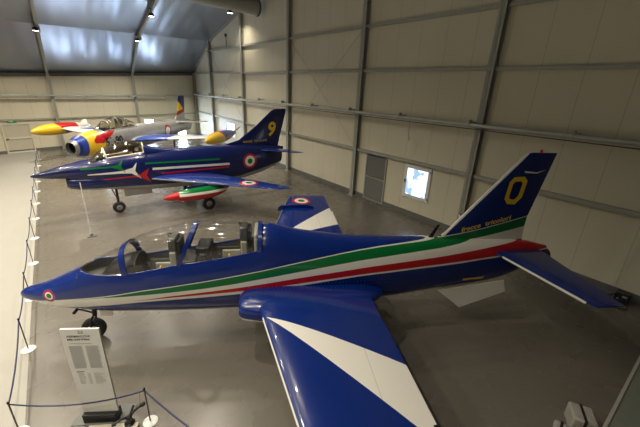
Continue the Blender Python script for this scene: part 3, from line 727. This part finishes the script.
MB().rings([[Vector((s, w_*math.cos(PI*k/12), zb_+h*math.sin(PI*k/12))) for k in range(13)] for s, w_, zb_, h in ((3.6,.34,2.36,.34),(3.9,.33,2.36,.22),(4.4,.28,2.36,.12),(5.0,.2,2.36,.085),(6.0,.12,2.36,.06))], closed=False).build('spine_fairing', M_g, jet2, angle=60)
fin([(2.2,6.6,9.8,.03),(2.45,7.0,9.87,.05),(2.62,7.7,9.9,.06),(3.28,8.65,10.1),(3.9,9.40,10.27),(4.0,9.58,10.27,.06),(4.03,9.75,10.22,.03)]).build('fin', M_g, jet2, angle=60)
MB().box((9.62,-.05,2.05),(10.1,.05,2.2)).build('tail_bullet', M_g, jet2, bevel=.03)
for sd in (-1, 1):
    wing([(.35,3.52,6.05,1.36),(.6,3.8,6.05,1.37),(4.15,7.30,8.0,1.37,.09),(4.28,7.45,8.02,1.37,.05)], sd).build('wing', M_gw, jet2, angle=50)
    wing([(.1,8.55,9.75,2.13),(1.75,9.75,10.2,2.16,.08),(1.83,9.9,10.2,2.16,.04)], sd).build('tailplane', M_gw, jet2, angle=50)
    g = MB().tube([(5.62,sd*1.3,.22),(5.62,sd*1.3,1.35)], .05, 10).tube([(5.62,sd*1.3,.6),(5.3,sd*1.1,1.3)], .02, 6).build('main_gear_leg', M_strut, jet2)
    wheel(g, (5.62, sd*1.42, .27), .27, .17)
    MB().box((5.35,sd*1.15-.01,.5),(5.9,sd*1.15+.01,1.25)).build('gear_door', M_whitep, g, smooth=False)
    # drop tank in green, white and red
    def tank_paint(nm, za, zb_):
        M, b = newmat(nm); v, x, y, z = coords(); tt = z + x*0.0
        c = mixc(tt > za, RED, WHITE); c = mixc(tt > zb_, c, GREEN); c = mixc(x < 4.25, c, RED); setc(b, c); paintfin(b, v); return M
    if sd == -1: M_tank = tank_paint('red, white and green tank paint', 1.03, 1.13)
    tp = [(3.70,.01),(3.8,.07),(4.0,.13),(4.3,.2),(4.7,.25),(5.2,.26),(5.6,.23),(5.9,.16),(6.15,.06),(6.2,.01)]
    tk = MB().rings([[Vector((s, sd*2.2+r*math.cos(2*PI*k/20), 1.0+(s-3.7)*.02+r*math.sin(2*PI*k/20))) for k in range(20)] for s, r in [(s, herm([p[0] for p in tp], [p[1] for p in tp], s)) for s in frange(3.7, 6.2, .1)]]).build('drop_tank', M_tank, jet2)
    MB().add([(5.5,sd*2.2-.01,1.15),(6.2,sd*2.2-.01,1.4),(6.25,sd*2.2-.01,1.1),(5.5,sd*2.2+.01,1.15),(6.2,sd*2.2+.01,1.4),(6.25,sd*2.2+.01,1.1)], [(0,1,2),(3,4,5),(0,1,4,3),(1,2,5,4)]).build('tank_fin', M_redp, tk, smooth=False)
    MB().box((4.6,sd*2.2-.03,1.18),(5.4,sd*2.2+.03,1.36)).build('pylon', M_g, tk, bevel=.01)
    for nm, mt, poly in (
      ('jet_marking', M_greenp, [(1.44,1.99),(2.43,2.01),(2.61,2.035),(2.80,2.2),(2.72,1.96),(2.87,1.70),(2.55,1.90),(2.4,1.95),(1.43,1.93)]),
      ('jet_marking', M_whitep, [(1.62,1.761),(2.72,1.799),(3.09,1.886),(3.26,2.08),(3.16,1.75),(3.35,1.42),(3.03,1.672),(2.71,1.702),(1.63,1.729)]),
      ('jet_marking', M_redp, [(2.05,1.548),(3.1,1.57),(3.35,1.62),(3.66,1.827),(3.55,1.531),(3.68,1.227),(3.33,1.47),(3.1,1.51),(2.11,1.501)]),
      ('stripe', M_greenp, [(3.55,2.04),(6.57,1.96),(6.56,1.885),(3.54,1.975)]),
      ('stripe', M_whitep, [(3.79,1.818),(6.99,1.719),(6.99,1.619),(3.77,1.729)]),
      ('stripe', M_redp, [(4.11,1.59),(6.98,1.565),(6.98,1.501),(4.1,1.515)])):
        decal(S2, poly, nm, mt, jet2, sd)
wl = MB().tube([(2.46,0,.2),(2.46,0,1.2)], .045, 10).tube([(2.46,0,.55),(2.25,0,1.2)], .02, 6).tube([(2.46,-.1,.22),(2.46,.1,.22)], .03, 8).build('nose_gear_leg', M_blackg, jet2)
wheel(wl, (2.46, 0, .23), .23, .17)
MB().box((2.7,-.3,.72),(3.7,-.27,1.0)).build('gear_door', M_alu, wl, smooth=False)
text('fin_number', '9', .9, M_yelp, jet2, lambda x, y: (9.17+x+y*.16, -.085, 2.78+y), .95, .03)
text('lettering', 'FRECCE  TRICOLORI', .125, M_yelp, jet2, lambda x, y: (7.9+x, -.085, 2.49+y+x*.02), .78, .003, 0, 1.45)
MB().tube([(-.5,0,1.775),(0.02,0,1.78)], [.006,.012], 6).build('pitot_tube', M_blackg, jet2) if False else None

# ================================================================ jet 3: the silver jet at the back
S3 = dict(
 zt=([0,.1,.6,1.5,2.5,5,7,8.5,10,11,11.5],[2.04,2.12,2.30,2.42,2.46,2.46,2.36,2.30,2.30,2.32,2.28]),
 zb=([0,.1,.6,2,5,7,9,10.5,11.5],[1.40,1.34,1.20,1.05,1.0,1.05,1.25,1.38,1.42]),
 zm=([0,11.5],[1.74,1.9]),
 hw=([0,.1,.6,2,5,7,9,10.5,11.5],[.30,.35,.48,.6,.62,.58,.50,.46,.38]))
sill3 = ([1.9,2.4,3.2,4.2,4.7],[2.36,2.36,2.36,2.36,2.4]); top3 = ([1.9,2.15,2.4,2.8,3.2,3.7,4.2,4.7],[2.42,2.66,2.84,2.98,3.02,2.98,2.84,2.62])
def f_paint():
    M, b = newmat('bare metal jet skin with yellow nose and blue ring'); v, x, y, z = coords()
    alu = mixc(noise(v, 2, 3), (.30,.30,.30), (.42,.42,.41))
    ye = curve(x, [(0,4),(1.35,4),(1.6,1.9),(1.75,0),(12,0)])
    c = mixc(z < ye, alu, (.74,.47,.02))
    # red flash
    c = mixc((z < curve(x, [(0,0),(.85,0),(.95,2.0),(1.25,2.22),(2.7,2.40),(2.75,0),(12,0)]))*(z > curve(x, [(0,4),(.9,2.1),(1.0,1.85),(1.5,1.80),(2.7,2.36),(12,2.4)])), c, RED)
    c = mixc(x < .60, c, (.02,.05,.30)); c = mixc(x < .12, c, (.30,.30,.29))
    metal = (x < .28) + (z > ye)*(x > 1.2)
    c = roundel(c, x, z, 7.75, 1.75, .42)
    c = mixc(circ(x, z, 7.75, 1.75, .15), c, WHITE) 
    # fin tip bands
    fz = z - (x-10.5)*.18
    c = mixc((x > 9)*(fz > 2.72), c, (.32,.02,.01)); c = mixc((x > 9)*(fz > 2.98), c, (.74,.47,.02)); c = mixc((x > 9)*(z - (x-10.5)*-.9 > 3.55)*(z > 2.9), c, (.01,.02,.13))
    setc(b, c); b.inputs['Roughness'].default_value = .36
    E.nt.links.new(E.op('MULTIPLY', metal, .55, clamp=True).v, b.inputs['Metallic']); return M
M_f = f_paint()
jet3 = thing('jet_fighter', 'silver jet with yellow and blue nose and wing tip tanks, farthest back', 'aircraft', (.414, 20.751, 0), .779)
sl = [0,.04,.1] + frange(.2, 1.9, .12) + [1.94] + frange(2.0, 4.6, .13) + [4.66] + frange(4.75, 11.5, .18)
hb = hull(S3, sl, sill3, (1.95, 4.63), lambda s: 1.9)
hb.f = hb.f[:-2] + [hb.f[-1]]; hb.m = hb.m[:-2] + [0]
hb.build('fuselage', [M_f, M_tub], jet3, angle=40)
r0 = [Vector((0, *ringpt(sect(S3, 0), 2*PI*k/32))) for k in range(32)]; c0 = Vector((0,0,1.75))
rr = lambda f, dx: [c0+(p-c0)*f+Vector((dx,0,0)) for p in r0]
mb = MB(); mb.rings([r0, rr(.96,-.05), rr(.9,-.06), rr(.93,-.03), rr(.9,.15)], 0, False); mb.rings([rr(.9,.15), rr(.75,1.2)], 1, False); mb.add(rr(.75,1.2), [tuple(range(32))], 1)
mb.box((.25,-.012,1.4),(1.1,.012,2.1), 0); lip = mb.build('intake_lip', [M_alu, M_black], jet3, angle=50)
can = MB().rings(canopy_shape(S3, sill3, top3, frange(1.9, 4.7, .12)), closed=False).build('canopy', M_glass2, jet3, angle=80)
for s in (2.45, 3.2, 3.9, 4.62): canopy_band(S3, sill3, top3, s, s, .06).build('canopy_frame', M_alu, can, angle=50)
for sd in (-1,1): MB().tube([(s, sd*(surf(S3, s, herm(*sill3, s))), herm(*sill3, s)+.01) for s in frange(2.0, 4.6, .15)], .03, 8).build('canopy_rail', M_alu, can)
seat(jet3, 3.5, 1.95, 2.88)
MB().box((2.3,-.3,1.9),(2.6,.3,2.5)).build('instrument_coaming', M_blackg, jet3, bevel=.05)
fin([(2.1,9.4,11.5,.05),(2.35,9.75,11.2,.07),(2.8,10.1,11.2,.08),(3.85,10.42,11.36),(4.0,10.52,11.36,.06),(4.05,10.68,11.3,.03)]).build('fin', M_f, jet3, angle=60)
def wing3():
    M, b = newmat('white wing with blue bands'); v, x, y, z = coords(); l = y.abs()
    u = l + x*.55 - 4.6
    c = mixc(l < 2.6, (.58,.6,.6), (.012,.05,.32)); c = mixc((l > 3.5)*(l < 4.3)*(x > 5.3), c, (.012,.05,.32)); c = mixc(l < .8, c, (.35,.36,.36)); setc(b, c)
    b.inputs['Roughness'].default_value = .3; return M
def tank3():
    M, b = newmat('yellow tip tank with red and blue tail'); v, x, y, z = coords()
    # swoosh boundaries as z over x
    c = mixc(z > curve(x, [(0,0),(4.9,1.95),(5.5,1.55),(6.1,1.45),(12,1.3)]), (.012,.04,.3), RED)
    c = mixc(z < curve(x, [(0,4),(4.3,4),(4.7,2.15),(5.2,1.7),(5.7,0),(12,0)]), c, (.74,.47,.02))
    c = mixc((z > curve(x, [(0,5),(6.0,5),(6.3,1.9),(6.6,1.75),(6.9,0),(12,0)])), c, (.62,.62,.6))
    c = mixc((y < 0)*(x > 5.0)*(z > 1.72+(x-5.2)*-.1), c, (.012,.04,.3)); setc(b, c); b.inputs['Roughness'].default_value = .3; b.inputs['Coat Weight'].default_value = .4; return M
M_f3w = wing3(); M_f3t = tank3()
for sd in (-1, 1):
    wing([(.4,3.6,6.6,1.64,.1),(5.15,4.9,6.5,1.88,.1)], sd).build('wing', M_f3w, jet3, angle=50)
    wing([(.1,9.3,10.9,2.2),(2.2,9.9,10.75,2.25,.08)], sd).build('tailplane', M_alu, jet3, angle=50)
    tp = [(3.05,.01),(3.12,.1),(3.35,.19),(3.8,.29),(4.5,.36),(5.3,.37),(6.2,.31),(7.0,.2),(7.6,.06),(7.7,.01)]
    tk = MB().rings([[Vector((s, sd*5.5+r*math.cos(2*PI*k/24), 1.86+r*math.sin(2*PI*k/24))) for k in range(24)] for s, r in [(s, herm([p[0] for p in tp], [p[1] for p in tp], s)) for s in [3.05,3.07,3.1]+frange(3.2, 7.7, .14)]]).build('tip_tank', M_f3t, jet3, loc=((.3,0,.06) if sd < 0 else (0,0,0)))
    MB().add([(6.6,sd*5.5,1.9),(7.5,sd*5.85,2.25),(7.8,sd*5.85,2.25),(7.5,sd*5.5,1.9),(6.6,sd*5.5,1.86),(7.5,sd*5.85,2.2),(7.8,sd*5.85,2.2),(7.5,sd*5.5,1.86)], [(0,1,2,3),(4,5,6,7),(0,1,5,4),(1,2,6,5),(2,3,7,6)]).build('tank_fin', M_whitep, tk, smooth=False)
    g = MB().tube([(5.6,sd*2.2,.3),(5.6,sd*2.2,1.7)], .06, 10).build('main_gear_leg', M_strut, jet3); wheel(g, (5.6, sd*2.35, .33), .33, .2)
g = MB().tube([(1.4,0,.25),(1.4,0,1.25)], .05, 10).build('nose_gear_leg', M_strut, jet3); wheel(g, (1.4, .0, .26), .26, .16)
text('lettering', '51-90', .60, M_blackg, jet3, lambda x, y: (1.62+x, -(surf(S3, 1.62+x, 1.62+y)+.012), 1.62+y), .95, .02)

# ================================================================ barrier, panel, small things on the floor
def post(x, y, label, group=None, tall=.72, wide=.12):
    t = thing('rope_post', label, 'post', (x, y, 0), 0, group)
    MB().lathe([(wide,0),(wide,.012),(wide*.8,.022),(.02,.03)], n=28).build('base', M_white, t)
    MB().tube([(0,0,.02),(0,0,tall)], .011, 10).build('pole', M_postm, t)
    MB().lathe([(.016,0),(.018,.02),(.012,.035),(.002,.04)], (0,0,tall-.005), n=12).build('cap', M_blackg, t)
    return t
ys = [5.42, 7.48, 9.5, 11.58, 13.6, 15.66, 17.7, 19.7, 21.7, 23.7, 25.7, 27.7]
names = {0: 'grey rope post where the rope turns, bottom left of the info panel', 1: 'grey rope post on a white disc just left of the info panel top', 2: 'rope post standing behind the nose tip of the nearest jet',
         3: 'first whole rope post beyond the nose of the nearest jet', 4: 'second rope post beyond the nose of the nearest jet', 5: 'third rope post beyond the nose of the nearest jet'}
for i, y in enumerate(ys):
    if i in names: post(-1.255 if i else -1.30, y, names[i], tall=.72 if i else .62)
    else: post(-1.255, y, '%s rope post beyond the nose of the nearest jet, counting towards the back wall' % ('fourth','fifth','sixth','seventh','eighth','ninth')[i-6], 'far rope posts')
post(.31, 4.48, 'rope post on a white disc at the bottom edge, right of the info panel', tall=.69, wide=.11)
def sag(a, b, d, n=10): 
    a, b = Vector(a), Vector(b); return [a.lerp(b, k/n) - Vector((0,0,d*4*(k/n)*(1-k/n))) for k in range(n+1)]
P = []; tops = [(-1.255 if y > 6 else -1.30, y, .70 if y > 6 else .60) for y in reversed(ys)]
for a, b in zip(tops, tops[1:]): P += sag(a, b, .10)[:-1]
P += sag(tops[-1], (.31,4.48,.67), .14)[:-1]; P += sag((.31,4.48,.67), (.95,2.9,.66), .08)
o = MB().tube(P, .012, 6).build('barrier_rope', M_rope); tag(o, 'navy rope strung from post to post along the left of the jets', 'rope')
post(.95, 2.9, 'rope post under the camera, beyond the bottom edge of the photo', tall=.69)

# white info panel
ip = thing('info_panel', 'tall white printed panel on a dark foot in front of the nearest jet nose', 'sign', (-.27, 4.98, 0), -.58)
MB().box((-.25,-.09,.012),(.25,.09,.17)).build('foot', M_blackg, ip, bevel=.01)
MB().box((-.42,-.12,0),(.42,.24,.012)).build('base_plate', M_base, ip, bevel=.004)
PN = MB().box((-.262,-.02,.17),(.262,.012,1.77)).build('board', M_white, ip, bevel=.004)
KX = 1.165; pf = lambda x0, z0: (lambda x, y: ((x0+x)*KX, -.0225, z0+y-.06))
M_ink = plain('black print', (.03,.03,.03), .6); M_inkg = plain('grey print', (.33,.33,.32), .6)
text('title', 'AERMACCHI', .048, M_ink, ip, pf(-.165, 1.69), 1, .001); text('title', 'MB-339 PAN', .048, M_ink, ip, pf(-.165, 1.635), 1, .001)
lg = ring_poly([(-.02,1.765),(.04,1.765),(.04,1.80),(-.02,1.80)], [(-.013,1.77),(.033,1.77),(.033,1.795),(-.013,1.795)], lambda x, z: (x, -.0225, z-.06)); lg.box((-.03,-.0226,1.698),(.05,-.0224,1.703)); lg.build('logo', M_ink, ip, smooth=False)
tx = MB(); tx.box((-.15,-.0226,1.575),(.10,-.0224,1.583))
random.seed(3)
for x0, x1 in ((-.17,-.01),(.02,.18)):
    z = 1.53
    while z > 1.12: tx.box((x0,-.0226,z),(x1-random.random()*.02,-.0224,z+.006)); z -= .0135
z = 1.02
while z > .80:
    tx.box((-.15,-.0226,z),(-.06-random.random()*.03,-.0224,z+.006)); tx.box((-.04,-.0226,z),(.0,-.0224,z+.006)); tx.box((.04,-.0226,z),(.17-random.random()*.05,-.0224,z+.006)); z -= .022
tx.v = [(x*KX, y, z-.06) for x, y, z in tx.v]; tx.build('printed_lines', M_inkg, ip, smooth=False)
tx = MB().box((-.186,-.0227,.99),(-.08,-.0224,1.002)); tx.build('subheading', M_ink, ip, smooth=False)

# small black spotlight on a low pale plinth at the bottom edge
o = MB().box((-.42,-.30,0),(.31,0,.05)).build('display_plinth', plain('beige plinth', (.5,.46,.36), .5), bevel=.005, loc=(-.1,4.70,0)); o.rotation_euler = (0,0,-.55); tag(o, 'low beige plinth at the bottom edge in front of the info panel foot', 'plinth')
sp = thing('floor_spotlight', 'small black floor spotlight with folded arms beside the info panel foot', 'spotlight', (.045, 4.60, .05))
MB().lathe([(.075,0),(.075,.02),(.06,.03),(.045,.05),(.045,.13),(.03,.15)], n=20).build('body', M_blackg, sp)
MB().tube([(0,0,.14),(-.12,-.01,.165),(-.2,-.03,.15)], .018, 8).tube([(0,0,.14),(.12,.05,.17),(.2,.06,.19)], .02, 8).tube([(.02,0,.15),(.10,.10,.21)], .018, 8).build('arms', M_blackg, sp)
MB().lathe([(.03,-.04),(.036,0),(.03,.04),(.01,.05)], (.21,.06,.19), 'X', 14).build('lamp_head', M_black, sp); MB().lathe([(.022,-.03),(.026,0),(.022,.03)], (-.2,-.03,.15), 'X', 12).build('lamp_head', M_black, sp)
MB().tube([(.12,.12,.0),(.2,.2,.12),(.22,.24,.26)], .003, 5).build('wire', M_steel_d, sp)

# slender white pole near the navy jet's nose
t = thing('slender_pole', 'thin white upright pole on a small grey foot below the navy jet nose', 'pole', (.27, 12.85, 0))
MB().box((-.13,-.1,0),(.13,.1,.03)).box((-.05,-.05,.03),(.05,.05,.09)).build('foot', M_base, t, bevel=.006)
MB().tube([(0,0,.05),(0,0,1.9)], .014, 10).build('pole_shaft', M_white, t)

# low grey platform with a metal edge at the right, wrapped white boxes beside it
t = thing('display_platform', 'grey platform with a metal edge in the bottom right corner', 'platform', (8.6, -2.0, 0))
MB().box((-3.6,-2.0,0),(2.5,2.02,.98)).build('platform_body', plain('grey green platform skin', (.15,.16,.13), .5), t, smooth=False)
MB().box((-3.62,2.02,.93),(2.5,2.06,1.0)).box((-3.64,-2.0,.93),(-3.6,2.06,1.0)).build('metal_edge', M_steel, t, smooth=False)
MB().box((-1.72,-2,.98),(-1.70,2.0,.984)).box((-3.6,1.5,.98),(2.4,1.53,.984)).build('panel_joint', M_steel_d, t, smooth=False)
M_wrap = plain('crumpled pale wrapping', (.34,.33,.29), .5, var=.35, scale=14, bmp=.8)
def parcel(loc, rz, d, label):
    t = thing('wrapped_box', label, 'box', loc, rz)
    mb = MB().box((-d[0]/2,-d[1]/2,0),(d[0]/2,d[1]/2,d[2])); mb.build('box_body', M_wrap, t, bevel=.03)
    MB().box((-d[0]/2-.003,-.02,-.0),(d[0]/2+.003,.02,d[2]+.004)).build('strap', M_black, t, smooth=False)
parcel((5.92,.33,0), .5, (.36,.34,.30), 'pale wrapped box with a black strap beside the platform, in the bottom right')
parcel((5.52,.47,0), .2, (.28,.2,.12), 'flatter pale wrapped box left of the taller strapped box')

# equipment by the gable wall at the right edge
t = thing('cable_box', 'dark equipment box with cables at the foot of the gable wall by the right edge', 'box', (11.15, .85, 0), 0)
MB().box((-.12,-.16,0),(.12,.16,.32)).build('box_body', M_blackg, t, bevel=.02)
MB().box((-.13,-.1,.2),(-.12,.0,.25)).box((-.13,.05,.12),(-.12,.1,.15)).build('sockets', M_hub, t, smooth=False)
MB().tube([(-.1,.1,.3),(-.3,.3,.12),(-.4,.5,.02),(-.3,.9,.012)], .015, 8).tube([(-.1,-.1,.2),(-.35,-.2,.02),(-.5,.1,.012)], .015, 8).build('cables', M_black, t)
